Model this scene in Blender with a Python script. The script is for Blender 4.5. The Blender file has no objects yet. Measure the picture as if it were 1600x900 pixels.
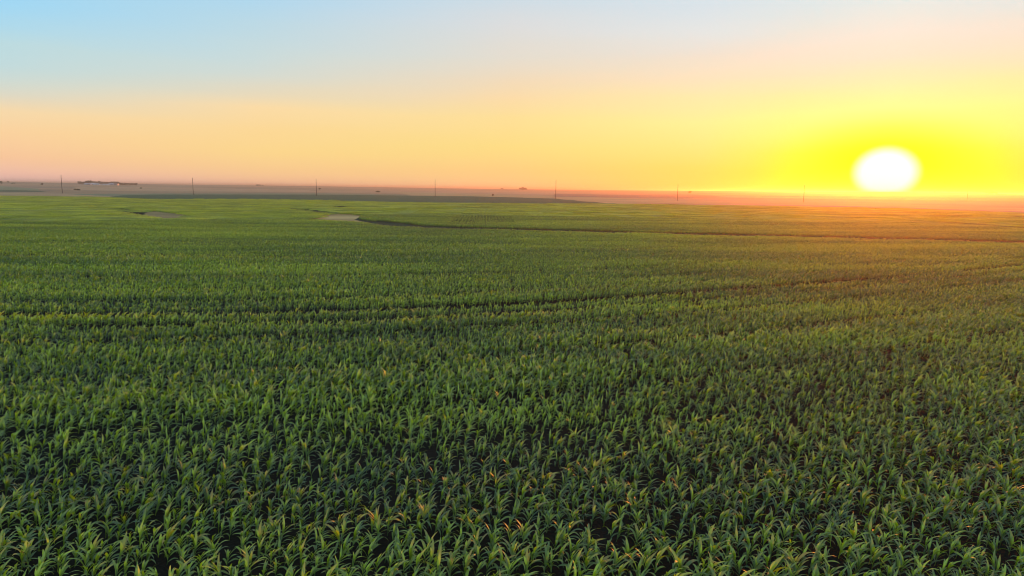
import bpy, math, random
import numpy as np
from mathutils import Vector, Matrix, Euler

random.seed(7)
RNG = np.random.default_rng(11)
S = bpy.context.scene
COL = S.collection
R = math.radians

# ------------------------------------------------------------------ camera
CAM_H = 10.0
FPX = 1067.0                       # focal length in pixels of the 1600 px wide photograph
PITCH = math.atan((450 - 295.0) / FPX)
ROLL = R(0.70)
cam_data = bpy.data.cameras.new('camera')
cam = bpy.data.objects.new('camera', cam_data)
COL.objects.link(cam)
cam_data.sensor_width = 36.0
cam_data.lens = 36.0 * FPX / 1600.0
cam_data.clip_start = 0.1
cam_data.clip_end = 60000.0
cam.location = (0, 0, CAM_H)
CAM_ROT = Matrix.Rotation(R(90) - PITCH, 3, 'X') @ Matrix.Rotation(ROLL, 3, 'Z')
cam.rotation_euler = CAM_ROT.to_euler()
S.camera = cam

def ray(px, py):
    d = Vector(((px - 800) / FPX, (450 - py) / FPX, -1.0))
    return (CAM_ROT @ d).normalized()

def at(px, py):
    """point of the flat ground seen in that direction"""
    d = ray(px, py)
    t = CAM_H / max(1e-5, -d.z)
    return (d.x * t, d.y * t)

def azel(px, py):
    d = ray(px, py)
    return math.degrees(math.atan2(d.x, d.y)), math.degrees(math.asin(d.z))

# ------------------------------------------------------------------ sun and sky
SUN_DIR = ray(1384, 270)
SUN_AZ = math.degrees(math.atan2(SUN_DIR.x, SUN_DIR.y))
SUN_EL = math.degrees(math.asin(SUN_DIR.z))
sun_data = bpy.data.lights.new('sun', 'SUN')
sun = bpy.data.objects.new('sun', sun_data)
COL.objects.link(sun)
sun_data.energy = 4.0
sun_data.angle = R(0.53)
sun_data.color = (1.0, 0.205, 0.015)
sun.rotation_euler = SUN_DIR.to_track_quat('Z', 'Y').to_euler()
sun.location = (60, 100, 40)

def lin(c):
    out = []
    for v in c:
        v = v / 255.0
        out.append(v / 12.92 if v <= 0.04045 else ((v + 0.055) / 1.055) ** 2.4)
    return out

# colours of the sunset sky by compass distance from the sun (degrees) and height above the horizon
SKY = [
    # (photo column, [(row, colour)...])
    (0,    [(0, (158, 216, 246)), (35, (172, 218, 238)), (62, (188, 220, 226)), (100, (194, 220, 222)), (128, (208, 220, 212)), (150, (225, 218, 196)), (175, (249, 219, 172)), (205, (254, 213, 160)), (245, (254, 203, 158)), (272, (250, 196, 176)), (282, (242, 192, 186))]),
    (400,  [(0, (176, 216, 238)), (40, (188, 218, 230)), (80, (200, 220, 222)), (115, (212, 220, 212)), (145, (230, 219, 192)), (170, (252, 221, 168)), (200, (254, 218, 152)), (235, (255, 217, 143)), (268, (254, 206, 148)), (286, (253, 196, 160))]),
    (800,  [(0, (206, 221, 230)), (45, (220, 222, 222)), (90, (229, 222, 208)), (125, (243, 220, 186)), (150, (252, 221, 170)), (180, (254, 225, 152)), (230, (253, 223, 134)), (268, (254, 210, 132)), (290, (254, 205, 140))]),
    (1100, [(0, (215, 228, 234)), (50, (228, 231, 228)), (85, (240, 227, 208)), (120, (252, 229, 192)), (150, (253, 236, 172)), (190, (254, 243, 152)), (225, (253, 236, 134)), (262, (254, 224, 104)), (294, (255, 212, 88))]),
    (1240, [(0, (220, 232, 232)), (45, (232, 232, 222)), (85, (248, 230, 206)), (115, (254, 232, 192)), (145, (253, 240, 168)), (180, (255, 251, 148)), (210, (255, 251, 124)), (240, (255, 243, 84)), (270, (255, 232, 62)), (296, (255, 224, 56))]),
    (1384, [(0, (228, 236, 230)), (50, (242, 234, 218)), (85, (254, 232, 204)), (120, (255, 238, 184)), (150, (254, 248, 164)), (175, (255, 254, 148)), (200, (255, 255, 118)), (230, (255, 253, 84)), (298, (255, 240, 30))]),
]
world = bpy.data.worlds.new('World')
S.world = world
world.use_nodes = True
wn, wl = world.node_tree.nodes, world.node_tree.links
wn.clear()
w_out = wn.new('ShaderNodeOutputWorld')
w_bg = wn.new('ShaderNodeBackground')
wl.new(w_bg.outputs[0], w_out.inputs[0])
tc = wn.new('ShaderNodeTexCoord')

def W(op, a, b=None, c=None, clamp=False):
    n = wn.new('ShaderNodeMath'); n.operation = op; n.use_clamp = clamp
    for i, v in enumerate((a, b, c)):
        if v is None: continue
        if isinstance(v, (int, float)): n.inputs[i].default_value = v
        else: wl.new(v, n.inputs[i])
    return n.outputs[0]

nrm = wn.new('ShaderNodeVectorMath'); nrm.operation = 'NORMALIZE'
wl.new(tc.outputs['Generated'], nrm.inputs[0])
sep = wn.new('ShaderNodeSeparateXYZ'); wl.new(nrm.outputs[0], sep.inputs[0])
el = W('MULTIPLY', W('ARCSINE', sep.outputs[2]), 180 / math.pi)
rot = wn.new('ShaderNodeVectorRotate'); rot.rotation_type = 'Z_AXIS'
rot.inputs['Angle'].default_value = R(SUN_AZ)
wl.new(nrm.outputs[0], rot.inputs['Vector'])
sep2 = wn.new('ShaderNodeSeparateXYZ'); wl.new(rot.outputs[0], sep2.inputs[0])
daz_s = W('MULTIPLY', W('ARCTAN2', sep2.outputs[0], sep2.outputs[1]), 180 / math.pi)
daz = W('ABSOLUTE', daz_s)
# soft, long cirrus-like unevenness of the colour bands
nz = wn.new('ShaderNodeTexNoise'); nz.inputs['Scale'].default_value = 1.0
nz.inputs['Detail'].default_value = 3.0
mp = wn.new('ShaderNodeMapping'); mp.inputs['Scale'].default_value = (2.2, 2.2, 16.0)
wl.new(nrm.outputs[0], mp.inputs[0]); wl.new(mp.outputs[0], nz.inputs[0])
el_n = W('ADD', el, W('MULTIPLY', W('SUBTRACT', nz.outputs[0], 0.5), W('MINIMUM', W('MAXIMUM', W('MULTIPLY', el, 0.22), 0.0), 2.0)))
EL_MAX = 90.0
t_el = W('POWER', W('DIVIDE', W('MAXIMUM', el_n, 0.0), EL_MAX), 0.5)
ramps = []
ZEN = {0: (138, 176, 208), 400: (142, 178, 208), 800: (148, 181, 207), 1100: (152, 183, 206), 1240: (154, 184, 205), 1384: (156, 185, 205)}
for px, rows in SKY:
    rp = wn.new('ShaderNodeValToRGB')
    rp.color_ramp.interpolation = 'LINEAR'
    pts = []
    for py, c in rows:
        a, e = azel(px, py)
        pts.append((math.sqrt(max(e, 0.0) / EL_MAX), c))
    pts.sort(key=lambda q: q[0])
    pts.append((math.sqrt(30 / 90), tuple(0.45 * a + 0.55 * b for a, b in zip(pts[-1][1], ZEN[px]))))
    pts.append((1.0, ZEN[px]))
    els = rp.color_ramp.elements
    els[0].position = pts[0][0]; els[0].color = (*lin(pts[0][1]), 1)
    els[1].position = pts[-1][0]; els[1].color = (*lin(pts[-1][1]), 1)
    for p, c in pts[1:-1]:
        e_ = els.new(p); e_.color = (*lin(c), 1)
    wl.new(t_el, rp.inputs[0])
    ramps.append((abs(azel(px, 200)[0] - SUN_AZ), rp))
ramps.sort(key=lambda q: q[0])
cur = ramps[0][1].outputs[0]
for (a0, r0), (a1, r1) in zip(ramps, ramps[1:]):
    mr = wn.new('ShaderNodeMapRange'); mr.interpolation_type = 'LINEAR'
    mr.inputs['From Min'].default_value = a0; mr.inputs['From Max'].default_value = a1
    wl.new(daz, mr.inputs['Value'])
    mx = wn.new('ShaderNodeMix'); mx.data_type = 'RGBA'
    wl.new(mr.outputs[0], mx.inputs['Factor'])
    wl.new(cur, mx.inputs['A']); wl.new(r1.outputs[0], mx.inputs['B'])
    cur = mx.outputs['Result']
# overexposed sun: wide hot core with a yellow aureole, broader than high
ex = W('DIVIDE', W('MULTIPLY', daz_s, math.cos(R(SUN_EL))), 1.98)
ey = W('DIVIDE', W('SUBTRACT', el, SUN_EL), 1.68)
rr = W('SQRT', W('ADD', W('MULTIPLY', ex, ex), W('MULTIPLY', ey, ey)))
rr2 = W('SQRT', W('ADD', W('POWER', W('ABSOLUTE', W('MULTIPLY', ex, 1.98 / 6.2)), 2.0), W('POWER', W('ABSOLUTE', W('MULTIPLY', ey, 1.68 / 3.0)), 2.0)))
aur = wn.new('ShaderNodeMapRange'); aur.interpolation_type = 'SMOOTHSTEP'
aur.inputs['From Min'].default_value = 1.6; aur.inputs['From Max'].default_value = 0.35
wl.new(rr2, aur.inputs['Value'])
aurmix = wn.new('ShaderNodeMix'); aurmix.data_type = 'RGBA'
wl.new(aur.outputs[0], aurmix.inputs['Factor'])
wl.new(cur, aurmix.inputs['A']); aurmix.inputs['B'].default_value = (1.1, 1.0, 0.0, 1)
cur = aurmix.outputs['Result']
core = wn.new('ShaderNodeMapRange'); core.interpolation_type = 'SMOOTHSTEP'
core.inputs['From Min'].default_value = 1.26; core.inputs['From Max'].default_value = 0.70
wl.new(rr, core.inputs['Value'])
coremix = wn.new('ShaderNodeMix'); coremix.data_type = 'RGBA'
wl.new(core.outputs[0], coremix.inputs['Factor'])
wl.new(cur, coremix.inputs['A']); coremix.inputs['B'].default_value = (2.6, 2.1, 1.1, 1)
# the physical sky adds its own small share
sky = wn.new('ShaderNodeTexSky'); sky.sky_type = 'NISHITA'; sky.sun_disc = False
sky.sun_elevation = R(SUN_EL); sky.sun_rotation = R(SUN_AZ)
skm = wn.new('ShaderNodeMix'); skm.data_type = 'RGBA'; skm.blend_type = 'ADD'
skm.inputs['Factor'].default_value = 0.0004
wl.new(coremix.outputs['Result'], skm.inputs['A']); wl.new(sky.outputs[0], skm.inputs['B'])
wl.new(skm.outputs['Result'], w_bg.inputs['Color'])
w_bg.inputs['Strength'].default_value = 1.0

S.view_settings.view_transform = 'Standard'
S.view_settings.look = 'None'
S.view_settings.exposure = 0.0
S.view_settings.gamma = 1.0
S.cycles.max_bounces = 5
S.cycles.diffuse_bounces = 2
S.cycles.glossy_bounces = 2
S.cycles.transmission_bounces = 3
S.cycles.volume_bounces = 0
S.cycles.use_denoising = True
S.cycles.pixel_filter_type = 'BLACKMAN_HARRIS'
S.cycles.filter_width = 1.0

# ------------------------------------------------------------------ helpers
def new_mat(name):
    m = bpy.data.materials.new(name); m.use_nodes = True
    nt = m.node_tree; nt.nodes.clear()
    o = nt.nodes.new('ShaderNodeOutputMaterial')
    return m, nt, o

def mesh_from(name, verts, faces, mat=None, smooth=False):
    me = bpy.data.meshes.new(name)
    me.from_pydata([tuple(v) for v in verts], [], [tuple(f) for f in faces])
    if mat: me.materials.append(mat)
    if smooth:
        me.polygons.foreach_set('use_smooth', [True] * len(me.polygons))
    me.update()
    return me

def link(name, data, parent=None, loc=None):
    o = bpy.data.objects.new(name, data)
    COL.objects.link(o)
    if parent: o.parent = parent
    if loc is not None: o.location = loc
    return o

def tag(o, label=None, cat=None, group=None, kind=None):
    if label: o['label'] = label
    if cat: o['category'] = cat
    if group: o['group'] = group
    if kind: o['kind'] = kind
    return o

def smooth(a, b, x):
    t = np.clip((x - a) / (b - a), 0, 1)
    return t * t * (3 - 2 * t)

def vnoise(x, y, seed):
    """cheap value noise, numpy arrays"""
    xi = np.floor(x).astype(np.int64); yi = np.floor(y).astype(np.int64)
    xf = x - xi; yf = y - yi
    def h(a, b):
        n = (a * 374761393 + b * 668265263 + seed * 144665) & 0x7fffffff
        n = ((n ^ (n >> 13)) * 1274126177) & 0x7fffffff
        return ((n ^ (n >> 16)) & 0xffff) / 65535.0
    u = xf * xf * (3 - 2 * xf); v = yf * yf * (3 - 2 * yf)
    return (h(xi, yi) * (1 - u) + h(xi + 1, yi) * u) * (1 - v) + (h(xi, yi + 1) * (1 - u) + h(xi + 1, yi + 1) * u) * v

# ------------------------------------------------------------------ lay of the land
HOR = [(-400, 281), (0, 284.3), (130, 286.6), (260, 288), (500, 291), (740, 294.8), (960, 297), (1200, 298.9), (1460, 300.6), (1600, 304), (2000, 310)]
RIDGE = 5000.0
_haz, _hh = [], []
for px, py in HOR:
    a, e = azel(px, py)
    _haz.append(a); _hh.append(CAM_H + RIDGE * math.tan(R(e)))
_haz, _hh = np.array(_haz), np.array(_hh)

def height(x, y):
    x = np.asarray(x, float); y = np.asarray(y, float)
    d = np.hypot(x, y); a = np.degrees(np.arctan2(x, y))
    rid = np.interp(a, _haz, _hh)
    rid = np.maximum(rid, -3.0)
    z = rid * smooth(1500, RIDGE, d)
    z = z + smooth(1300, 2500, d) * (1 - smooth(5200, 6800, d)) * 3.0 * (vnoise(x / 900, y / 900, 5) - 0.5)
    z = z - smooth(RIDGE + 200, 12000, d) * 25.0
    return z

def inpoly(x, y, poly):
    c = np.zeros(x.shape, bool)
    n = len(poly)
    for i in range(n):
        x0, y0 = poly[i]; x1, y1 = poly[(i + 1) % n]
        if y0 == y1: continue
        m = ((y0 > y) != (y1 > y)) & (x < (x1 - x0) * (y - y0) / (y1 - y0) + x0)
        c ^= m
    return c

def dist_line(x, y, pts):
    best = np.full(x.shape, 1e9)
    for (x0, y0), (x1, y1) in zip(pts, pts[1:]):
        dx, dy = x1 - x0, y1 - y0
        t = np.clip(((x - x0) * dx + (y - y0) * dy) / (dx * dx + dy * dy), 0, 1)
        best = np.minimum(best, np.hypot(x - x0 - t * dx, y - y0 - t * dy))
    return best

P = lambda *pts: [at(*p) for p in pts]
# terrace edge between the near and the farther corn, with a mown strip along it
EDGE = P((1800, 387), (1600, 380.5), (1400, 375), (1200, 370), (1060, 367), (940, 364), (800, 360), (700, 357.5), (630, 354.5), (603, 350), (562, 346), (545, 343), (551, 337.5), (517, 334.5), (482, 329.5), (445, 327))
GAP2 = P((1370, 337), (1480, 338), (1600, 340), (1760, 343))
GAP3 = P((1400, 345), (1500, 350), (1600, 358.5), (1700, 366))
GAP4 = P((186, 328), (200, 331.5), (214, 337), (240, 342))
BARE1 = P((496, 342), (505, 337), (515, 335.3), (556, 337.8), (552, 343.2), (572, 346.6), (614, 352.6), (570, 350.5), (520, 347.5), (500, 345.5))
BARE2 = P((220, 333), (236, 330.5), (264, 332), (300, 340.5), (286, 345), (246, 343.5))
BARE3 = P((521, 326.5), (527, 324.5), (556, 322.5), (554, 324.5), (530, 327))
# outer edge of all the corn
CORN_FAR = P((-500, 297), (0, 307), (175, 308.5), (200, 306.0), (240, 304.8), (500, 304.8), (740, 307.5), (868, 311), (900, 314.5), (960, 319.5), (1180, 322.5), (1400, 326.5), (1600, 334), (2000, 352))
CORN = CORN_FAR + [(400, 60), (400, -20), (-400, -20), (-900, 60)]
# bluish field at the far side
FIELD_C = P((165, 308), (200, 306.0), (240, 304.8), (500, 304.8), (740, 307.5), (868, 311), (900, 314.5), (960, 319.5), (740, 318), (600, 316), (450, 312.2), (240, 311.4))

def g_row(x):
    u = x + 7.7
    return 0.6 * (np.sqrt(u * u + 31 * 31) + u) / 2
def gd_row(x):
    u = x + 7.7
    return 0.3 * (u / np.sqrt(u * u + 31 * 31) + 1)

def beyond_edge(x, y):
    """True in the farther field, past the terrace edge"""
    ex_ = np.array([p[0] for p in EDGE]); ey_ = np.array([p[1] for p in EDGE])
    poly = EDGE + [(EDGE[-1][0] - 20, 340), (EDGE[-1][0] - 30, 2000), (2500, 2000), (2500, EDGE[0][1])]
    return inpoly(x, y, poly)

def corn_mask(x, y, near_gap=5.0):
    m = inpoly(x, y, CORN)
    m &= ~((dist_line(x, y, EDGE) < np.where(x > -40, 5.4, 3.0)))
    m &= ~((dist_line(x, y, GAP2) < 6)) & ~((dist_line(x, y, GAP3) < 4)) & ~((dist_line(x, y, GAP4) < 2.0))
    m &= ~inpoly(x, y, BARE1) & ~inpoly(x, y, BARE2) & ~inpoly(x, y, BARE3)
    # thin line between the second and the far field
    line = P((165, 308.6), (240, 311.6), (450, 312.6), (600, 316.2), (740, 318.2), (960, 320.2))
    m &= ~(dist_line(x, y, line) < 4.0)
    return m

# ------------------------------------------------------------------ ground
def build_ground():
    az = np.concatenate([np.linspace(-180, -50, 27)[:-1], np.arange(-50, 50, 0.14), np.linspace(50, 180, 27)])
    off = np.concatenate([np.arange(0.9, 30, 0.22), np.arange(30, 75, 0.5), np.geomspace(75, 4000, 40)])
    d = np.sort(CAM_H * FPX / off)
    d = np.concatenate([[0.5], d, [13500, 16000]])
    A, D = np.meshgrid(np.radians(az), d)
    X, Y = D * np.sin(A), D * np.cos(A)
    Z = height(X, Y)
    nr, na = X.shape
    verts = np.stack([X.ravel(), Y.ravel(), Z.ravel()], 1)
    i = np.arange(nr - 1)[:, None] * na + np.arange(na - 1)[None, :]
    quads = np.stack([i, i + na, i + na + 1, i + 1], -1).reshape(-1, 4)
    me = bpy.data.meshes.new('ground')
    me.vertices.add(len(verts)); me.vertices.foreach_set('co', verts.ravel())
    me.loops.add(quads.size); me.loops.foreach_set('vertex_index', quads.ravel().astype(np.int32))
    me.polygons.add(len(quads)); me.polygons.foreach_set('loop_start', np.arange(0, quads.size, 4, dtype=np.int32))
    me.polygons.foreach_set('use_smooth', [True] * len(quads))
    me.update(calc_edges=True)
    # land use: albedo of every field
    x, y = X.ravel(), Y.ravel()
    dd = np.hypot(x, y)
    col = np.zeros((len(x), 4)); col[:, 3] = 1
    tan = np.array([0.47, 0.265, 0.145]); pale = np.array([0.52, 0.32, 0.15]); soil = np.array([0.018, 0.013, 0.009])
    olive = np.array([0.20, 0.185, 0.10]); green = np.array([0.07, 0.12, 0.04]); brown = np.array([0.20, 0.12, 0.085]); grey = np.array([0.22, 0.17, 0.15])
    # patchwork of far fields: long strips, each its own crop
    strip = vnoise(x / 700 + 0.3 * vnoise(x / 2500, y / 2500, 2), y / 260, 21)
    strip2 = vnoise(x / 1600, y / 520, 33)
    base = tan[None] * (0.72 + 0.6 * strip[:, None])
    base = base * (1 - 0.55 * smooth(0.55, 0.62, strip2)[:, None]) + brown[None] * 0.9 * smooth(0.55, 0.62, strip2)[:, None]
    k = smooth(0.62, 0.70, vnoise(x / 900, y / 420, 71))[:, None]
    base = base * (1 - k) + grey[None] * k
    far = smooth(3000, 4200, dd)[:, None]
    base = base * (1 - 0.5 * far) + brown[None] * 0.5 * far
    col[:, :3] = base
    def paint(poly, c, jit=0.12):
        m = inpoly(x, y, poly)
        n = 1 + jit * (vnoise(x[m] / 60, y[m] / 25, 9) - 0.5) * 2
        col[m, :3] = np.array(c)[None] * n[:, None]
    paint(P((-300, 295), (-300, 292.5), (0, 297), (60, 297.8), (75, 300), (0, 299.6)), (0.10, 0.12, 0.06))
    paint(P((-300, 300.5), (-300, 297.5), (0, 301.2), (60, 303.0), (180, 306.6), (175, 308.5), (0, 307)), pale)
    paint(P((-300, 292.5), (0, 297), (60, 297.8), (60, 295), (0, 291.5), (-300, 287)), olive * 1.3)
    paint(P((100, 303), (260, 302.2), (500, 302), (640, 304), (640, 306), (500, 305.2), (240, 305.2), (180, 307)), olive * 1.25)
    paint(P((120, 292.5), (250, 293.5), (480, 297), (500, 300), (240, 299), (110, 297)), tan * 1.15)
    paint(P((620, 300), (868, 306), (1060, 313), (1300, 316), (1700, 328), (1700, 333), (1600, 331), (1300, 321), (1180, 318.5), (960, 319.5), (880, 312), (868, 310), (640, 305)), pale)
    paint(P((866, 302.5), (960, 304), (1080, 303.5), (1140, 308), (1060, 310), (866, 307.5)), brown * 1.5)
    paint(P((1080, 303.5), (1200, 303.5), (1200, 306), (1120, 305.6)), pale * 0.9)
    # under and around the corn: dark soil; mown strips and the two washed-out spots: dry pale ground
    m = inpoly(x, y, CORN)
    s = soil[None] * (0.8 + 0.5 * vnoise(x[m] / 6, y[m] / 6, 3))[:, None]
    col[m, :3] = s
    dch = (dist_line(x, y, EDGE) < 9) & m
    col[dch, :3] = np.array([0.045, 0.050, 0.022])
    for poly, c in ((BARE1, (0.56, 0.31, 0.12)), (BARE2, (0.46, 0.27, 0.11)), (BARE3, (0.30, 0.18, 0.08))):
        mx_ = sum(p[0] for p in poly) / len(poly); my_ = sum(p[1] for p in poly) / len(poly)
        paint([(mx_ + (p[0] - mx_) * 1.15, my_ + (p[1] - my_) * 1.5) for p in poly], c, 0.3)
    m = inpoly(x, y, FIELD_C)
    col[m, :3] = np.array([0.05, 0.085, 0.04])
    at_ = me.attributes.new('field_colour', 'FLOAT_COLOR', 'POINT')
    at_.data.foreach_set('color', col.ravel())
    mat, nt, out = new_mat('field_ground')
    N, L = nt.nodes, nt.links
    a = N.new('ShaderNodeAttribute'); a.attribute_name = 'field_colour'
    geo = N.new('ShaderNodeNewGeometry')
    mpp = N.new('ShaderNodeMapping'); mpp.inputs['Scale'].default_value = (0.02, 0.12, 0.1)
    L.new(geo.outputs['Position'], mpp.inputs[0])
    n1 = N.new('ShaderNodeTexNoise'); n1.inputs['Scale'].default_value = 1.0; n1.inputs['Detail'].default_value = 6
    L.new(mpp.outputs[0], n1.inputs[0])
    n2 = N.new('ShaderNodeTexNoise'); n2.inputs['Scale'].default_value = 9.0; n2.inputs['Detail'].default_value = 4
    L.new(geo.outputs['Position'], n2.inputs[0])
    mr = N.new('ShaderNodeMapRange'); mr.inputs['From Min'].default_value = 0.3; mr.inputs['From Max'].default_value = 0.7
    mr.inputs['To Min'].default_value = 0.78; mr.inputs['To Max'].default_value = 1.22
    L.new(n1.outputs[0], mr.inputs[0])
    mr2 = N.new('ShaderNodeMapRange'); mr2.inputs['To Min'].default_value = 0.5; mr2.inputs['To Max'].default_value = 1.5
    L.new(n2.outputs[0], mr2.inputs[0])
    mu = N.new('ShaderNodeMath'); mu.operation = 'MULTIPLY'; L.new(mr.outputs[0], mu.inputs[0]); L.new(mr2.outputs[0], mu.inputs[1])
    vm = N.new('ShaderNodeVectorMath'); vm.operation = 'SCALE'
    L.new(a.outputs['Color'], vm.inputs[0]); L.new(mu.outputs[0], vm.inputs['Scale'])
    b = N.new('ShaderNodeBsdfPrincipled'); b.inputs['Roughness'].default_value = 0.95
    b.inputs['Specular IOR Level'].default_value = 0.1
    L.new(vm.outputs[0], b.inputs['Base Color'])
    bp = N.new('ShaderNodeBump'); bp.inputs['Strength'].default_value = 0.6; bp.inputs['Distance'].default_value = 0.08
    L.new(n2.outputs[0], bp.inputs['Height']); L.new(bp.outputs[0], b.inputs['Normal'])
    L.new(b.outputs[0], out.inputs[0])
    me.materials.append(mat)
    g = link('ground', me)
    tag(g, kind='structure')
    return g
build_ground()

# ------------------------------------------------------------------ corn
def leaf_material(name, dark, light, transl, blue=0.0):
    mat, nt, out = new_mat(name)
    N, L = nt.nodes, nt.links
    yo = N.new('ShaderNodeAttribute'); yo.attribute_name = 'young'
    oi = N.new('ShaderNodeObjectInfo')
    geo = N.new('ShaderNodeNewGeometry')
    n1 = N.new('ShaderNodeTexNoise'); n1.inputs['Scale'].default_value = 1.0; n1.inputs['Detail'].default_value = 4
    mpn = N.new('ShaderNodeMapping'); mpn.inputs['Scale'].default_value = (0.018, 0.10, 0.3); mpn.inputs['Rotation'].default_value = (0, 0, -0.12)
    L.new(geo.outputs['Position'], mpn.inputs[0]); L.new(mpn.outputs[0], n1.inputs[0])
    def M(op, a, b_, cl=False):
        n = N.new('ShaderNodeMath'); n.operation = op; n.use_clamp = cl
        for i, v in enumerate((a, b_)):
            if isinstance(v, (int, float)): n.inputs[i].default_value = v
            else: L.new(v, n.inputs[i])
        return n.outputs[0]
    f = M('MULTIPLY', yo.outputs['Fac'], 0.80)
    f = M('ADD', f, M('MULTIPLY', M('POWER', oi.outputs['Random'], 4.0), 0.55))
    f = M('ADD', f, M('MULTIPLY', M('SUBTRACT', n1.outputs[0], 0.47), 1.9), True)
    mx = N.new('ShaderNodeMix'); mx.data_type = 'RGBA'
    L.new(f, mx.inputs['Factor']); mx.inputs['A'].default_value = (*dark, 1); mx.inputs['B'].default_value = (*light, 1)
    # leaf grain along the blade
    uv = N.new('ShaderNodeAttribute'); uv.attribute_name = 'across'
    rib = M('MULTIPLY', M('POWER', M('SUBTRACT', 1.0, M('ABSOLUTE', uv.outputs['Fac'], 0)), 14.0), 0.35)
    mx2 = N.new('ShaderNodeMix'); mx2.data_type = 'RGBA'
    L.new(rib, mx2.inputs['Factor']); L.new(mx.outputs['Result'], mx2.inputs['A']); mx2.inputs['B'].default_value = (0.28, 0.33, 0.16, 1)
    b = N.new('ShaderNodeBsdfPrincipled')
    L.new(mx2.outputs['Result'], b.inputs['Base Color'])
    b.inputs['Roughness'].default_value = 0.52
    b.inputs['Coat Weight'].default_value = 0.3; b.inputs['Coat Roughness'].default_value = 0.5; b.inputs['IOR'].default_value = 1.6
    b.inputs['Specular IOR Level'].default_value = 1.0
    t = N.new('ShaderNodeBsdfTranslucent')
    mt = N.new('ShaderNodeMix'); mt.data_type = 'RGBA'
    L.new(f, mt.inputs['Factor']); mt.inputs['A'].default_value = (*transl, 1)
    mt.inputs['B'].default_value = (transl[0] * 2.4, transl[1] * 1.7, transl[2], 1)
    L.new(mt.outputs['Result'], t.inputs[0])
    ms = N.new('ShaderNodeMixShader'); ms.inputs[0].default_value = 0.36
    L.new(b.outputs[0], ms.inputs[1]); L.new(t.outputs[0], ms.inputs[2])
    L.new(ms.outputs[0], out.inputs[0])
    return mat
M_LEAF = leaf_material('corn_leaf', (0.044, 0.090, 0.008), (0.72, 0.80, 0.02), (0.28, 0.42, 0.008))
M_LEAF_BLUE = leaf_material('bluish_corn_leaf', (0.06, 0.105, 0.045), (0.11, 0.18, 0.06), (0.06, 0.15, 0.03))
mst, nt, out = new_mat('corn_stalk')
b = nt.nodes.new('ShaderNodeBsdfPrincipled'); b.inputs['Base Color'].default_value = (0.10, 0.17, 0.045, 1); b.inputs['Roughness'].default_value = 0.5
nt.links.new(b.outputs[0], out.inputs[0]); M_STALK = mst

def leaf_geo(rnd, hb, phi, length, width, a0, a1, young, nseg=8, fold=0.35, twist=0.0, cross=3, waves=True):
    """one blade: leaves the stalk at height hb in direction phi, bending from a0 to a1 (degrees from the vertical)"""
    verts, faces, yv, av = [], [], [], []
    p = Vector((math.cos(phi) * 0.012, math.sin(phi) * 0.012, hb))
    cd = Vector((math.cos(phi), math.sin(phi), 0)); side = Vector((-math.sin(phi), math.cos(phi), 0)); up = Vector((0, 0, 1))
    ph = rnd.uniform(0, 6.28)
    pw = rnd.uniform(1.3, 2.4)
    for i in range(nseg + 1):
        t = i / nseg
        a = R(a0 + (a1 - a0) * t ** pw)
        dirv = cd * math.sin(a) + up * math.cos(a)
        if i: p = p + dirv * (length / nseg)
        w = width * (0.38 + 0.62 * math.sin(min(1, t / 0.42) * math.pi / 2)) if t < 0.42 else width * (1 - ((t - 0.42) / 0.58) ** 1.7)
        w = max(w, 0.002)
        n = (cd * -math.cos(a) + up * math.sin(a))
        tw = twist * t
        s2 = side * math.cos(tw) + n * math.sin(tw)
        n2 = n * math.cos(tw) - side * math.sin(tw)
        wob = (math.sin(t * 11 + ph) * 0.12 * w if waves else 0)
        wob2 = (math.sin(t * 9 + ph * 2) * 0.12 * w if waves else 0)
        if cross == 3:
            verts += [p + s2 * (w / 2) + n2 * (fold * w / 2 * (1 - t) + wob), p, p - s2 * (w / 2) + n2 * (fold * w / 2 * (1 - t) + wob2)]
            av += [1, 0, -1]; yv += [young * (1 - 0.35 * t)] * 3
        else:
            verts += [p + s2 * (w / 2), p - s2 * (w / 2)]; av += [0.6, -0.6]; yv += [young] * 2
    c = cross
    for i in range(nseg):
        for j in range(c - 1):
            a_ = i * c + j
            faces.append((a_, a_ + 1, a_ + c + 1, a_ + c))
    return verts, faces, yv, av

def stalk_geo(h, r=0.014, n=5):
    verts, faces = [], []
    for k, (z, rr_) in enumerate(((0, r * 1.2), (h * 0.5, r), (h, r * 0.5))):
        for i in range(n):
            a = 2 * math.pi * i / n
            verts.append(Vector((rr_ * math.cos(a), rr_ * math.sin(a), z)))
    for k in range(2):
        for i in range(n):
            faces.append((k * n + i, k * n + (i + 1) % n, (k + 1) * n + (i + 1) % n, (k + 1) * n + i))
    return verts, faces

def leaf_set(rnd, detail=1.0, wind=True):
    """the blades of one young corn plant, in two ranks that turn slowly"""
    out_ = []
    plane = rnd.uniform(0, math.pi)
    n = rnd.choice((7, 8, 8, 9))
    H = rnd.uniform(0.56, 0.78)
    for i in range(n):
        f = i / (n - 1)
        phi = plane + (math.pi if i % 2 else 0) + rnd.uniform(-0.45, 0.45)
        if wind:   # the breeze combs the blades to the right
            tgt = 0.25
            dphi = (tgt - phi + math.pi) % (2 * math.pi) - math.pi
            phi += dphi * rnd.uniform(0.12, 0.52)
        hb = 0.14 + (H - 0.14) * f ** 0.85
        length = (0.52 + 0.40 * math.sin(math.pi * min(1, 0.15 + 0.75 * f))) * rnd.uniform(0.82, 1.12)
        if f > 0.85: length *= 0.56
        width = rnd.uniform(0.085, 0.125) * (1 if f < 0.85 else 0.85)
        a0 = rnd.uniform(26, 50) * (1 - 0.72 * f)
        a1 = (142 - 105 * f ** 1.6) + rnd.uniform(-18, 18)
        out_.append(dict(hb=hb, phi=phi, length=length, width=width, a0=a0, a1=a1, young=max(0, (f - 0.5) * 2) ** 1.2, twist=rnd.uniform(-0.9, 0.9)))
    return out_, H

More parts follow.
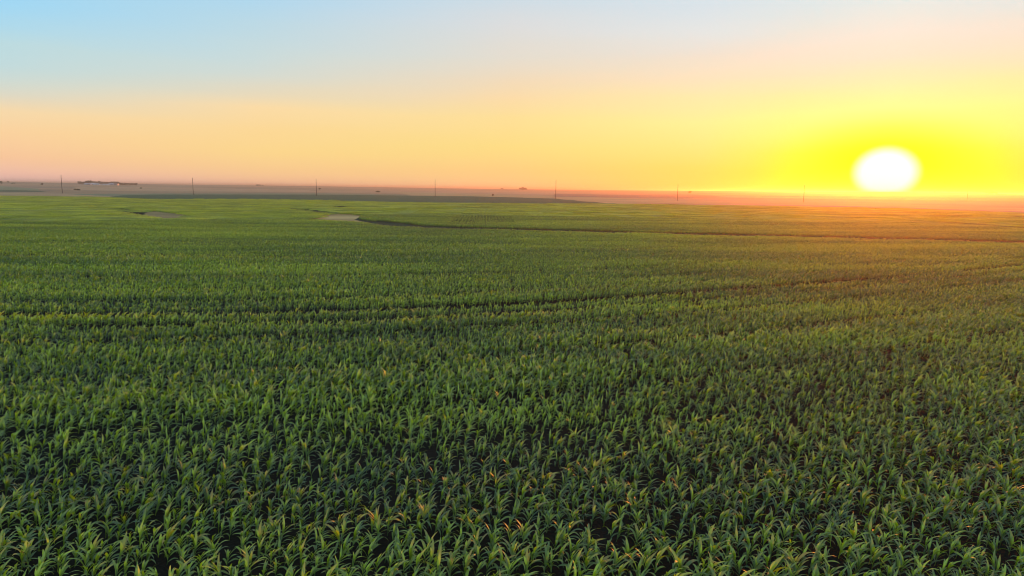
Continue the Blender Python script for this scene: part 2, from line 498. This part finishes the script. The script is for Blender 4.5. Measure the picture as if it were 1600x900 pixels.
def set_attrs(me, yv, av):
    a = me.attributes.new('young', 'FLOAT', 'POINT'); a.data.foreach_set('value', yv)
    a = me.attributes.new('across', 'FLOAT', 'POINT'); a.data.foreach_set('value', av)

PLANTS = []       # (list of leaf meshes, stalk mesh, joined mesh)
for v in range(9):
    rnd = random.Random(100 + v)
    specs, H = leaf_set(rnd)
    leaves = []
    JV, JF, JY, JA = [], [], [], []
    for sp in specs:
        vs, fs, yv, av = leaf_geo(rnd, **sp)
        me = mesh_from('leaf', vs, fs, M_LEAF, True); set_attrs(me, yv, av)
        leaves.append(me)
        o_ = len(JV); JV += vs; JF += [tuple(i + o_ for i in f) for f in fs]; JY += yv; JA += av
    sv, sf = stalk_geo(H + 0.02)
    stalk = mesh_from('stalk', sv, sf, M_STALK, True)
    o_ = len(JV); JV += sv; JF += [tuple(i + o_ for i in f) for f in sf]; JY += [0.3] * len(sv); JA += [1] * len(sv)
    joined = mesh_from('corn_plant_shape', JV, JF, M_LEAF, True); set_attrs(joined, JY, JA)
    PLANTS.append((leaves, stalk, joined))

def low_plant(rnd):
    specs, H = leaf_set(rnd)
    JV, JF, JY, JA = [], [], [], []
    for sp in specs[2:]:
        vs, fs, yv, av = leaf_geo(rnd, **sp, nseg=3, cross=2, waves=False)
        o_ = len(JV); JV += vs; JF += [tuple(i + o_ for i in f) for f in fs]; JY += yv; JA += av
    return JV, JF, JY, JA
LOWS = [low_plant(random.Random(300 + i)) for i in range(10)]

ROW = 0.53
def make_patch(seed, rows=12, cols=18, step=0.335, mat=M_LEAF):
    """a block of 12 short rows (6.4 m by 6.0 m) for the distance"""
    rnd = random.Random(seed)
    JV, JF, JY, JA = [], [], [], []
    for r_ in range(rows):
        for c_ in range(cols):
            V_, F_, Y_, A_ = rnd.choice(LOWS)
            cx = (c_ - (cols - 1) / 2) * step + rnd.uniform(-.08, .08)
            cy = (r_ - (rows - 1) / 2) * ROW + rnd.uniform(-.04, .04)
            s = 0.58 * rnd.uniform(0.78, 1.2); an = rnd.uniform(-.5, .5); ca, sa = math.cos(an) * s, math.sin(an) * s
            yy = rnd.random() ** 1.5 * 1.0
            o_ = len(JV)
            JV += [(cx + v[0] * ca - v[1] * sa, cy + v[0] * sa + v[1] * ca, v[2] * s) for v in V_]
            JF += [tuple(i + o_ for i in f) for f in F_]; JY += [min(1, q + yy * 0.5) for q in Y_]; JA += A_
    me = mesh_from('corn_block_shape', JV, JF, mat, True); set_attrs(me, JY, JA)
    return me

def source_collection(name, meshes):
    c = bpy.data.collections.new(name)     # not linked to the scene: only feeds the scatter
    for i, me in enumerate(meshes):
        o = bpy.data.objects.new('%s_%02d' % (name, i), me)
        c.objects.link(o)
    return c
SRC_PLANT = source_collection('corn_plant_shapes', [p[2] for p in PLANTS])
SRC_BLOCK = source_collection('corn_block_shapes', [make_patch(500 + i) for i in range(5)])
SRC_BLUE = source_collection('bluish_corn_block_shapes', [make_patch(600 + i, mat=M_LEAF_BLUE) for i in range(4)])

def scatter_group(name, coll):
    ng = bpy.data.node_groups.new(name, 'GeometryNodeTree')
    ng.interface.new_socket('Geometry', in_out='INPUT', socket_type='NodeSocketGeometry')
    ng.interface.new_socket('Geometry', in_out='OUTPUT', socket_type='NodeSocketGeometry')
    N, L = ng.nodes, ng.links
    gi = N.new('NodeGroupInput'); go = N.new('NodeGroupOutput')
    m2p = N.new('GeometryNodeMeshToPoints')
    ci = N.new('GeometryNodeCollectionInfo'); ci.inputs['Collection'].default_value = coll
    ci.inputs['Separate Children'].default_value = True; ci.inputs['Reset Children'].default_value = True
    iop = N.new('GeometryNodeInstanceOnPoints'); iop.inputs['Pick Instance'].default_value = True
    def attr(nm, ty):
        n = N.new('GeometryNodeInputNamedAttribute'); n.data_type = ty; n.inputs['Name'].default_value = nm
        return n.outputs['Attribute']
    L.new(gi.outputs[0], m2p.inputs['Mesh'])
    L.new(m2p.outputs[0], iop.inputs['Points']); L.new(ci.outputs[0], iop.inputs['Instance'])
    L.new(attr('variant', 'INT'), iop.inputs['Instance Index'])
    L.new(attr('turn', 'FLOAT_VECTOR'), iop.inputs['Rotation'])
    L.new(attr('size', 'FLOAT_VECTOR'), iop.inputs['Scale'])
    L.new(iop.outputs[0], go.inputs[0])
    return ng

def scatter_object(name, pts, variant, turn, size, coll, label, cat):
    me = bpy.data.meshes.new(name)
    me.vertices.add(len(pts)); me.vertices.foreach_set('co', np.ascontiguousarray(pts, dtype=np.float32).ravel())
    a = me.attributes.new('variant', 'INT', 'POINT'); a.data.foreach_set('value', variant.astype(np.int32))
    a = me.attributes.new('turn', 'FLOAT_VECTOR', 'POINT'); a.data.foreach_set('vector', turn.astype(np.float32).ravel())
    a = me.attributes.new('size', 'FLOAT_VECTOR', 'POINT'); a.data.foreach_set('vector', size.astype(np.float32).ravel())
    o = link(name, me)
    md = o.modifiers.new('scatter', 'NODES'); md.node_group = scatter_group(name + '_scatter', coll)
    tag(o, label, cat, kind='stuff')
    return o

def in_view(x, y, m=14.0):
    return (np.abs(x) < 0.80 * y + m) & (y > 8.5)

# --- points of single plants, field A (curved rows) and field B (rows leading away), to 210 m
DIRECT = 210.0
def rowsA(step, rowstep, dmin, dmax, jit):
    """points along the contour-following rows"""
    kmin, kmax = int(-160 / rowstep), int(900 / rowstep)
    PX, PY, PT, PK = [], [], [], []
    for k in range(kmin, kmax):
        r_ = k * rowstep
        xm = min(0.85 * max(r_ + 60, 0) + 60, 0.85 * dmax + 20)
        x = [-xm]
        xs = np.arange(-xm, xm, step * 0.25)
        gd = gd_row(xs); s = np.cumsum(np.sqrt(1 + gd * gd)) * step * 0.25
        want = np.arange(RNG.uniform(0, step) if jit else 0, s[-1], step)
        xq = np.interp(want, s, xs)
        yq = r_ + g_row(xq)
        d = np.hypot(xq, yq)
        m = in_view(xq, yq) & (d < dmax) & (d >= dmin)
        PX.append(xq[m]); PY.append(yq[m]); PT.append(np.arctan(gd_row(xq[m]))); PK.append(np.full(m.sum(), k))
    return map(np.concatenate, (PX, PY, PT, PK))
HEAD = R(2.4)      # rows of field B point a little left of straight ahead
def rowsB(step, rowstep, dmin, dmax, jit):
    u = np.arange(-dmax, dmax, rowstep); v = np.arange(0, dmax * 1.3, step)
    U, V = np.meshgrid(u, v)
    if jit: V = V + RNG.uniform(0, step, (1, U.shape[1]))
    x = U * math.cos(HEAD) - V * math.sin(HEAD); y = U * math.sin(HEAD) + V * math.cos(HEAD)
    d = np.hypot(x, y); m = in_view(x, y) & (d < dmax) & (d >= dmin)
    return x[m], y[m], np.full(m.sum(), HEAD + math.pi / 2), np.round(U[m] / rowstep).astype(int)

def gap_rows(x, y, k):
    """narrow wheel tracks every so many rows"""
    rr_ = y - g_row(x)
    m = np.zeros(x.shape, bool)
    for r0, hw in TRACKS:
        m |= np.abs(rr_ - r0) < hw * (0.5 + 1.0 * vnoise(x / 25, y * 0 + r0, 13)) + 0.5 * hw * vnoise(x / 9, y * 0 + r0, 12)
    return m
_x, _y = at(700, 484)
R0 = _y - g_row(_x)
TRACKS = [(R0, .7)]
for px, py, hw in ((500, 471, .7), (300, 512, .7), (500, 384, .8), (800, 398, .8), (450, 436, .6), (500, 372, .8), (400, 405, .7), (400, 420, .35), (400, 456, .35), (300, 536, .5), (600, 575, .45), (700, 640, .4)):
    _x, _y = at(px, py); TRACKS.append((_y - g_row(_x), hw * 0.72))

xa, ya, ta, ka = rowsA(0.33, ROW, 0, DIRECT, True)
m = corn_mask(xa, ya) & ~beyond_edge(xa, ya) & ~gap_rows(xa, ya, ka)
xa, ya, ta, ka = xa[m], ya[m], ta[m], ka[m]
xb, yb, tb, kb = rowsB(0.33, ROW, 0, DIRECT + 40, True)
m = corn_mask(xb, yb) & beyond_edge(xb, yb)
HATCH = P((700, 353), (716, 336), (792, 336), (806, 353))
m &= ~(inpoly(xb, yb, HATCH) & (kb % 2 == 0) & (RNG.random(len(xb)) < 0.45 + 0.5 * vnoise(xb / 9, yb / 12, 55)))
xb, yb, tb, kb = xb[m], yb[m], tb[m], kb[m]
x = np.concatenate([xa, xb]); y = np.concatenate([ya, yb]); isB = np.concatenate([np.zeros(len(xa), bool), np.ones(len(xb), bool)])
x += RNG.normal(0, 0.09, len(x)); y += RNG.normal(0, 0.075, len(y))
keep = RNG.random(len(x)) > 0.07
x, y, isB = x[keep], y[keep], isB[keep]
rr_ = y - g_row(x)
grow = 0.40 * vnoise(x / 45, rr_ / 5.5, 47) + 0.32 * vnoise(x / 14, rr_ / 2.4, 41) + 0.28 * vnoise(x / 4, rr_ / 1.6, 43)
size = 0.66 + 0.66 * grow + RNG.normal(0, 0.12, len(x))
keep = RNG.random(len(x)) > 0.25 * smooth(0.35, 0.15, grow)
x, y, isB, size = x[keep], y[keep], isB[keep], size[keep]
# a thin stand where the rows show
thin = np.zeros(len(x), bool)
thin = inpoly(x, y, HATCH)
size[thin] *= 0.85
size = np.clip(size * 0.58, 0.25, 0.9)
var = RNG.integers(0, len(PLANTS), len(x))
rotz = RNG.uniform(-0.75, 0.75, len(x)) + np.where(RNG.random(len(x)) < 0.25, RNG.uniform(-3.1, 3.1, len(x)), 0)
tilt = np.stack([RNG.normal(0, 0.06, len(x)), RNG.normal(0.17, 0.08, len(x))], 1)
# the 300 plants nearest to the lower edge of the view are individuals
CR = np.array(CAM_ROT)
pc = np.stack([x, y, np.full(len(x), 0.45 - CAM_H)], 1) @ CR
u = 800 + FPX * pc[:, 0] / -pc[:, 2]; v = 450 - FPX * pc[:, 1] / -pc[:, 2]
dist = np.sqrt(x * x + y * y + 88)
cand = np.where((u > 4) & (u < 1596) & (v < 897) & (v > 0))[0]
near = cand[np.argsort(dist[cand])][:300]
isn = np.zeros(len(x), bool); isn[near] = True

def plant_label(yellow):
    if yellow:
        return 'pale yellow-green corn plant among dark green ones in the nearest rows at the bottom edge'
    return 'dark green corn plant with arching blades in the nearest rows at the bottom edge'
for i in near:
    leaves, stalk, _ = PLANTS[var[i]]
    root = link('corn_plant', None, loc=(float(x[i]), float(y[i]), 0.0))
    root.rotation_euler = (float(tilt[i, 0]), float(tilt[i, 1]), float(rotz[i]))
    s = float(size[i]); root.scale = (s, s, s)
    root.empty_display_size = 0.2
    tag(root, 'corn plant with arching green blades in the nearest rows along the bottom of the photo', 'corn plant', 'corn plants in the nearest rows')
    link('stalk', stalk, root)
    for me in leaves:
        link('leaf', me, root)
r = ~isn
pts = np.stack([x[r], y[r], np.zeros(r.sum())], 1)
scatter_object('corn_crop', pts, var[r], np.stack([tilt[r, 0], tilt[r, 1], rotz[r]], 1), np.repeat(size[r][:, None], 3, 1), SRC_PLANT,
               'dense green corn crop covering the field in curved rows', 'corn crop')

# --- blocks of rows beyond
xa, ya, ta, _ = rowsA(6.0, ROW * 12, DIRECT, 1150, False)
m = corn_mask(xa, ya) & ~beyond_edge(xa, ya); xa, ya, ta = xa[m], ya[m], ta[m]
xb, yb, tb, _ = rowsB(6.0, ROW * 12, DIRECT + 36, 1150, False)
inC = inpoly(xb, yb, FIELD_C)
m = corn_mask(xb, yb) & beyond_edge(xb, yb) & ~inC
inCa = inpoly(xa, ya, FIELD_C)
xs = np.concatenate([xa[~inCa], xb[m]]); ys = np.concatenate([ya[~inCa], yb[m]]); ts = np.concatenate([ta[~inCa], tb[m]])
sz = 0.85 + 0.4 * (vnoise(xs / 22, ys / 22, 77)) + RNG.normal(0, 0.05, len(xs))
sc3 = np.stack([np.full(len(xs), 1.0), np.full(len(xs), 1.0), sz], 1)
fl = np.where(RNG.random(len(xs)) < 0.5, math.pi, 0)
scatter_object('distant_corn_crop', np.stack([xs, ys, np.zeros(len(xs))], 1), RNG.integers(0, 5, len(xs)), np.stack([0 * xs, 0 * xs, ts + fl], 1), sc3, SRC_BLOCK,
               'farther part of the green corn beyond the dark mown strip', 'corn crop')
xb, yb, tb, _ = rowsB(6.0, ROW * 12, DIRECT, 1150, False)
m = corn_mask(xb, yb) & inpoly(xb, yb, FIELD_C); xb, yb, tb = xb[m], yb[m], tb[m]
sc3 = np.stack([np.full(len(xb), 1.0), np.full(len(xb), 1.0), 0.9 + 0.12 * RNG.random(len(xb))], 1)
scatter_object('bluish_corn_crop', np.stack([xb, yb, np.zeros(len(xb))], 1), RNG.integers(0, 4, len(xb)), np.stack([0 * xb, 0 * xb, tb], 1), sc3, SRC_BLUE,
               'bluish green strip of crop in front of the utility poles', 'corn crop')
print('plants', len(x), 'blocks', len(xs), len(xb))

# ------------------------------------------------------------------ plain procedural materials
def plain(name, c1, c2, scale=3.0, rough=0.8):
    mat, nt, out = new_mat(name)
    N, L = nt.nodes, nt.links
    g_ = N.new('ShaderNodeTexCoord')
    n = N.new('ShaderNodeTexNoise'); n.inputs['Scale'].default_value = scale; n.inputs['Detail'].default_value = 4
    L.new(g_.outputs['Object'], n.inputs[0])
    mx = N.new('ShaderNodeMix'); mx.data_type = 'RGBA'
    mx.inputs['A'].default_value = (*c1, 1); mx.inputs['B'].default_value = (*c2, 1)
    L.new(n.outputs[0], mx.inputs['Factor'])
    b = N.new('ShaderNodeBsdfPrincipled'); b.inputs['Roughness'].default_value = rough
    b.inputs['Specular IOR Level'].default_value = 0.25
    L.new(mx.outputs['Result'], b.inputs['Base Color']); L.new(b.outputs[0], out.inputs[0])
    return mat
M_WOOD = plain('weathered_pole_wood', (0.05, 0.035, 0.025), (0.10, 0.07, 0.05), 2.0)
M_CERAM = plain('insulator_glaze', (0.10, 0.06, 0.05), (0.14, 0.09, 0.07), 5.0, 0.3)
M_BARK = plain('bark', (0.05, 0.035, 0.025), (0.09, 0.065, 0.045))
M_CROWN = plain('tree_foliage', (0.010, 0.012, 0.006), (0.025, 0.026, 0.012), 0.6)
M_SHRUB = plain('shrub_foliage', (0.03, 0.05, 0.02), (0.08, 0.10, 0.035), 0.8)
M_WHITE = plain('white_painted_siding', (0.68, 0.70, 0.72), (0.80, 0.81, 0.82), 0.4, 0.6)
M_STEEL = plain('grey_blue_sheet_steel', (0.26, 0.32, 0.40), (0.34, 0.40, 0.47), 0.4, 0.4)
M_ROOF = plain('grey_roof', (0.14, 0.13, 0.13), (0.2, 0.19, 0.19), 0.7)
M_DOOR = plain('dark_door', (0.06, 0.06, 0.07), (0.1, 0.1, 0.1), 0.7)
M_PANE = plain('window_glass', (0.02, 0.03, 0.04), (0.04, 0.05, 0.06), 0.7, 0.1)

def lathe(profile, n=10):
    vs, fs = [], []
    for z, r_ in profile:
        for i in range(n):
            a = 2 * math.pi * i / n
            vs.append((r_ * math.cos(a), r_ * math.sin(a), z))
    for k in range(len(profile) - 1):
        for i in range(n):
            fs.append((k * n + i, k * n + (i + 1) % n, (k + 1) * n + (i + 1) % n, (k + 1) * n + i))
    fs.append(tuple(range(n))[::-1]); fs.append(tuple(range((len(profile) - 1) * n, len(profile) * n)))
    return vs, fs
def box(x0, x1, y0, y1, z0, z1):
    vs = [(a, b_, c) for c in (z0, z1) for b_ in (y0, y1) for a in (x0, x1)]
    fs = [(0, 2, 3, 1), (4, 5, 7, 6), (0, 1, 5, 4), (2, 6, 7, 3), (0, 4, 6, 2), (1, 3, 7, 5)]
    return vs, fs

def zat(x, y): return float(height(np.array([x]), np.array([y]))[0])

# ------------------------------------------------------------------ utility poles
D_POLE = 700.0
ins_v, ins_f = lathe([(0, .03), (.05, .09), (.12, .06), (.18, .10), (.26, .05), (.30, .02)], 8)
M_INS = mesh_from('insulator', ins_v, ins_f, M_CERAM, True)
def pole_row(px, ytop, ybase_off_depth, label, group='utility poles standing in a line across the fields'):
    D = ybase_off_depth
    hx, hy = at(px, 320)
    k = D / hy
    X, Y = hx * k, D
    # the pole's own height from the sight line to its top
    d = ray(px, ytop); top = CAM_H + d.z * (Y / d.y)
    z0 = zat(X, Y)
    Hh = top - z0
    root = link('utility_pole', None, loc=(X, Y, z0)); root.rotation_euler = (0, 0, random.uniform(-.1, .1))
    tag(root, label, 'utility pole', group)
    v_, f_ = lathe([(-0.3, .28), (0.4, .26), (Hh * .5, .22), (Hh - .05, .16), (Hh, .13)], 10)
    link('pole', mesh_from('pole', v_, f_, M_WOOD, True), root)
    for zz, sx in ((Hh - 0.4, .27), (Hh - 2.0, -.30), (Hh - 3.4, .31)):
        o = link('insulator', M_INS, root, (0, sx, zz)); o.rotation_euler = (R(-80) if sx > 0 else R(80), 0, 0); o.scale = (1.6, 1.6, 1.9)
    return root
pole_row(99, 273.5, D_POLE, 'leftmost thin dark utility pole, just left of the far white farmstead')
pole_row(303, 278, D_POLE, 'thin dark utility pole to the right of the far farmstead, second from the left')
pole_row(495, 279.5, D_POLE, 'thin dark utility pole above the pale bare patch in the corn, third from the left')
pole_row(680, 280.5, D_POLE, 'thin dark utility pole near the middle of the horizon, above the crop with visible rows')
pole_row(868, 281, D_POLE, 'tallest looking utility pole, at the corner where the bluish crop strip ends')
pole_row(1058, 287.5, D_POLE, 'thin utility pole in the pinkish fields left of the lone far tree')
pole_row(1255, 288.5, D_POLE, 'thin utility pole nearest to the setting sun, on its left')
pole_row(1510, 291.5, 1150.0, 'small distant utility pole on the horizon to the right of the sun')

# ------------------------------------------------------------------ trees and buildings far away
def crown_mesh(seed, H, Wd, n=620, mat=None, flat=False):
    rnd = random.Random(seed)
    lumps = []
    for i in range(9):
        a = rnd.uniform(0, 6.28); r_ = rnd.uniform(0, .34) * Wd
        lumps.append((math.cos(a) * r_, math.sin(a) * r_, H * rnd.uniform(.38, .82), Wd * rnd.uniform(.14, .26)))
    vs, fs = [], []
    for i in range(n):
        cx, cy, cz, r_ = rnd.choice(lumps)
        dv = Vector((rnd.gauss(0, 1), rnd.gauss(0, 1), rnd.gauss(0, 1))).normalized() * r_ * rnd.uniform(.55, 1.08)
        c = Vector((cx, cy, cz)) + dv
        if c.z < 0.1 * H: c.z = 0.1 * H + rnd.uniform(0, .1 * H)
        c.z = min(c.z, H)
        s = rnd.uniform(.035, .07) * (H + Wd)
        a = Vector((rnd.gauss(0, 1), rnd.gauss(0, 1), rnd.gauss(0, 1))).normalized()
        b_ = a.cross(Vector((rnd.gauss(0, 1), rnd.gauss(0, 1), rnd.gauss(0, 1)))).normalized()
        o_ = len(vs)
        vs += [c + a * s, c + b_ * s * .7, c - a * s, c - b_ * s * .7]
        fs.append((o_, o_ + 1, o_ + 2, o_ + 3))
    return mesh_from('crown', vs, fs, mat or M_CROWN)
def trunk_mesh(seed, H):
    rnd = random.Random(seed)
    vs, fs = lathe([(-.3, H * .035), (.25 * H, H * .022), (.6 * H, H * .010)], 6)
    for k in range(3):
        a = rnd.uniform(0, 6.28); p0 = Vector((0, 0, .22 * H + k * .08 * H)); p1 = p0 + Vector((math.cos(a), math.sin(a), 1.1)) * .25 * H
        o_ = len(vs); w = H * .010
        vs += [p0 + Vector((w, 0, 0)), p0 + Vector((-w, w, 0)), p0 + Vector((0, -w, 0)), p1]
        fs += [(o_, o_ + 1, o_ + 3), (o_ + 1, o_ + 2, o_ + 3), (o_ + 2, o_, o_ + 3)]
    return mesh_from('trunk', vs, fs, M_BARK)
TREE_V = [(trunk_mesh(i, 12), crown_mesh(40 + i, 12, w)) for i, w in enumerate((11, 14, 9, 12))]
SHRUB_V = [crown_mesh(80 + i, 3.0, 4.2, 160, M_SHRUB) for i in range(3)]
def place(px, D):
    hx, hy = at(px, 330)
    return hx * D / hy, D
def tree(px, D, Hh, wide, label, group=None, kind=None):
    X, Y = place(px, D)
    root = link('tree', None, loc=(X, Y, zat(X, Y)))
    tv, cv = TREE_V[kind if kind is not None else random.randrange(4)]
    root.rotation_euler = (0, 0, random.uniform(0, 6.28))
    root.scale = (wide * Hh / 12, wide * Hh / 12, Hh / 12)
    tag(root, label, 'tree', group)
    link('trunk', tv, root); link('crown', cv, root)
def shrub(px, D, Hh, wide, label, group=None):
    X, Y = place(px, D)
    root = link('shrub', random.choice(SHRUB_V), loc=(X, Y, zat(X, Y) - 0.1 * Hh))
    root.rotation_euler = (0, 0, random.uniform(0, 6.28)); root.scale = (wide * Hh / 3, wide * Hh / 3, Hh / 3)
    tag(root, label, 'shrub', group)

DF = 2600.0
GR = 'trees sheltering the farmstead'
GL = 'dark tree in the shelter row around the far white farm buildings'
ORD = ['first', 'second', 'third', 'fourth', 'fifth', 'sixth', 'seventh', 'eighth', 'ninth', 'tenth', 'eleventh', 'twelfth', 'thirteenth', 'fourteenth', 'fifteenth']
GLS = ['dark tree at the left tip of the far farmstead row', 'second dark tree from the left tip of the farmstead row', 'dark tree left of the white farmhouse, third from the row tip',
       'dark tree behind the white farmhouse, left of the tallest one', 'dark tree immediately right of the tallest farmstead tree'] + \
      ['dark tree behind the white farm sheds, %s right of the tallest one' % ORD[k] for k in range(1, 9)] + \
      ['dark tree immediately right of the broad one by the blue-grey shed', 'smaller dark tree between the broad one and the low row']
farm_trees = [(128, 10, 1.2), (131.5, 9, 1.2), (135, 8, 1.3), (138.5, 11, 1.1), (145.5, 12, 1.2), (150, 11, 1.3), (154, 10, 1.3), (158.5, 11, 1.3), (162.5, 10, 1.2), (166.5, 9, 1.3), (170.5, 10, 1.2), (174.5, 9, 1.3), (178, 10, 1.2), (187.5, 10.5, 1.3), (191, 8, 1.3)]
for i, (px, h_, w_) in enumerate(farm_trees):
    tree(px, DF + random.uniform(10, 40), h_ * 1.35, w_, GLS[i], GR)
tree(141.8, DF + 15, 16.5, 1.1, 'tallest dark tree of the far farmstead, left of its white sheds', GR, 1)
tree(182.5, DF + 15, 14.5, 1.3, 'broad dark tree beside the blue-grey shed at the right of the farmstead', GR, 3)
for k, px in enumerate((194.5, 198.5, 202, 205.5, 209, 212.5, 215.5)):
    tree(px, DF + random.uniform(0, 25), random.uniform(8.0, 9.8), 1.5, '%s low dark tree from the left in the hedge-like row right of the farmstead' % ORD[k] if k < 6 else 'last low dark tree at the right end of the far farmstead row', 'low trees at the right end of the farmstead')

def shed(px, D, wid, dep, wall, rise, wm, rm, label, rot=0.0, win=2):
    X, Y = place(px, D)
    root = link('farm_building', None, loc=(X, Y, zat(X, Y))); root.rotation_euler = (0, 0, rot)
    tag(root, label, 'farm building', 'buildings of the far farmstead')
    a, b_ = wid / 2, dep / 2
    vs = [(-a, -b_, -.5), (a, -b_, -.5), (a, b_, -.5), (-a, b_, -.5), (-a, -b_, wall), (a, -b_, wall), (a, b_, wall), (-a, b_, wall), (-a, 0, wall + rise), (a, 0, wall + rise)]
    fs = [(0, 1, 5, 4), (2, 3, 7, 6), (0, 4, 8, 7, 3), (1, 2, 6, 9, 5)]
    link('wall', mesh_from('wall', vs, fs, wm), root)
    o_, t_ = .5, .15
    k = rise / b_
    vs = []
    for sx in (-a - o_, a + o_):
        vs += [(sx, -b_ - o_, wall - k * o_ + .03), (sx, 0, wall + rise + .03), (sx, b_ + o_, wall - k * o_ + .03), (sx, b_ + o_, wall - k * o_ + .03 + t_), (sx, 0, wall + rise + .03 + t_), (sx, -b_ - o_, wall - k * o_ + .03 + t_)]
    fs = [(0, 6, 7, 1), (1, 7, 8, 2), (2, 8, 9, 3), (3, 9, 10, 4), (4, 10, 11, 5), (5, 11, 6, 0), (0, 1, 4, 5), (1, 2, 3, 4), (6, 11, 10, 7), (7, 10, 9, 8)]
    link('roof', mesh_from('roof', vs, fs, rm), root)
    v_, f_ = box(-1.8, 1.8, -b_ - .08, -b_ + .02, 0, min(wall - .5, 3.4))
    link('door', mesh_from('door', v_, f_, M_DOOR), root)
    for i in range(win):
        cx = (-a + 2.2) if i == 0 else (a - 2.2)
        v_, f_ = box(cx - .7, cx + .7, -b_ - .06, -b_ + .02, 1.3, 2.5)
        link('window', mesh_from('window', v_, f_, M_PANE), root)
shed(138.5, DF - 30, 13, 9, 4.2, 2.6, M_WHITE, M_STEEL, 'white farmhouse at the left end of the far farmstead')
shed(142.5, DF - 45, 11, 9, 4.0, 2.0, M_STEEL, M_STEEL, 'blue-grey shed under the tallest tree of the far farmstead')
shed(149, DF - 20, 16, 10, 5.2, 2.6, M_WHITE, M_WHITE, 'tall white shed left of the middle of the far farmstead')
shed(155, DF - 40, 18, 10, 4.2, 2.0, M_WHITE, M_STEEL, 'white shed with a blue-grey roof in the middle of the farmstead')
shed(169.5, DF - 35, 30, 10, 3.4, 1.4, M_WHITE, M_WHITE, 'long low white shed right of the middle of the far farmstead')
shed(177.5, DF - 30, 16, 12, 5.5, 3.0, M_STEEL, M_STEEL, 'large blue-grey shed right of the long white one')
shed(184.5, DF - 25, 15, 12, 5.0, 2.6, M_STEEL, M_ROOF, 'blue-grey building at the right end of the sheds, beside the low trees')

tree(6, 2300, 10, 1.3, 'dark far tree at the left edge of the photo, on the horizon', kind=0)
tree(17, 2900, 8, 1.2, 'small dark tree on the horizon, second from the left edge')
tree(69, 1900, 8.5, 1.2, 'lone small round tree between the left edge and the first utility pole', kind=2)
shrub(23.5, 2300, 5, 1.4, 'low dark shrub below the horizon near the left edge, left one of a close pair', 'pair of far shrubs')
shrub(26.5, 2350, 5, 1.2, 'low dark shrub below the horizon near the left edge, right one of a close pair', 'pair of far shrubs')
shrub(120.5, 1050, 2.4, 1.5, 'dark green shrub on the tan field below the farmstead, upper of two')
shrub(124.5, 1000, 2.6, 1.8, 'dark green shrub on the tan field below the farmstead, lower and wider of two')
shrub(222.5, 1500, 3.2, 1.2, 'small dark shrub on the tan field right of the farmstead')
for px, hh, w, wh in ((404, 5.5, 1.9, 'left'), (408, 5.0, 1.9, 'middle'), (412, 4.5, 1.8, 'right')):
    tree(px, 3600, hh * 1.6, w, '%s tree of the low far clump between the second and third poles' % wh, 'clump between the second and third poles')
for px in (813, 816, 819.5):
    tree(px, 3300, 12 if px != 816 else 14, 1.5, '%s tree of the small dark clump on the horizon left of the tallest pole' % {813: 'left', 816: 'middle', 819.5: 'right'}[px], 'small clump left of the tallest pole')
tree(784, 4200, 8, 2.2, 'faint low tree on the horizon between the fourth and fifth poles')
shrub(500.5, 2000, 5.5, 1.0, 'small dark shrub immediately right of the third utility pole')
shrub(592, 1300, 3.6, 2.2, 'wide low grey-green shrub in the pale fields between the third and fourth poles')
shrub(769.5, 950, 2.6, 1.1, 'tiny dark shrub above the bluish crop between the fourth and fifth poles')
tree(1077, 2300, 9.5, 1.5, 'lone far tree at the start of the pale track right of the pole', kind=3)
for px in (1538, 1543, 1548, 1553):
    tree(px, 3400, 10 + (px == 1548) * 3, 1.7, '%s tree of the far clump on the horizon near the right edge' % {1538: 'leftmost', 1543: 'second', 1548: 'tallest', 1553: 'rightmost'}[px], 'clump on the horizon near the right edge')
tree(1457, 3500, 7, 1.8, 'tiny low tree on the horizon just right of the sun')

# ------------------------------------------------------------------ evening haze
HX = 17000.0
v_, f_ = box(-HX, HX, -HX, HX, -32.0, 26.0)
hz, nt, out = new_mat('evening_haze')
pv = nt.nodes.new('ShaderNodeVolumePrincipled')
pv.inputs['Color'].default_value = (0.98, 0.78, 0.62, 1)
pv.inputs['Density'].default_value = 0.00020
pv.inputs['Anisotropy'].default_value = 0.80
nt.links.new(pv.outputs[0], out.inputs['Volume'])
hz_o = link('haze', mesh_from('haze', v_, f_, hz))
tag(hz_o, kind='stuff')
hz_o['label'] = 'thin warm evening haze over the fields'
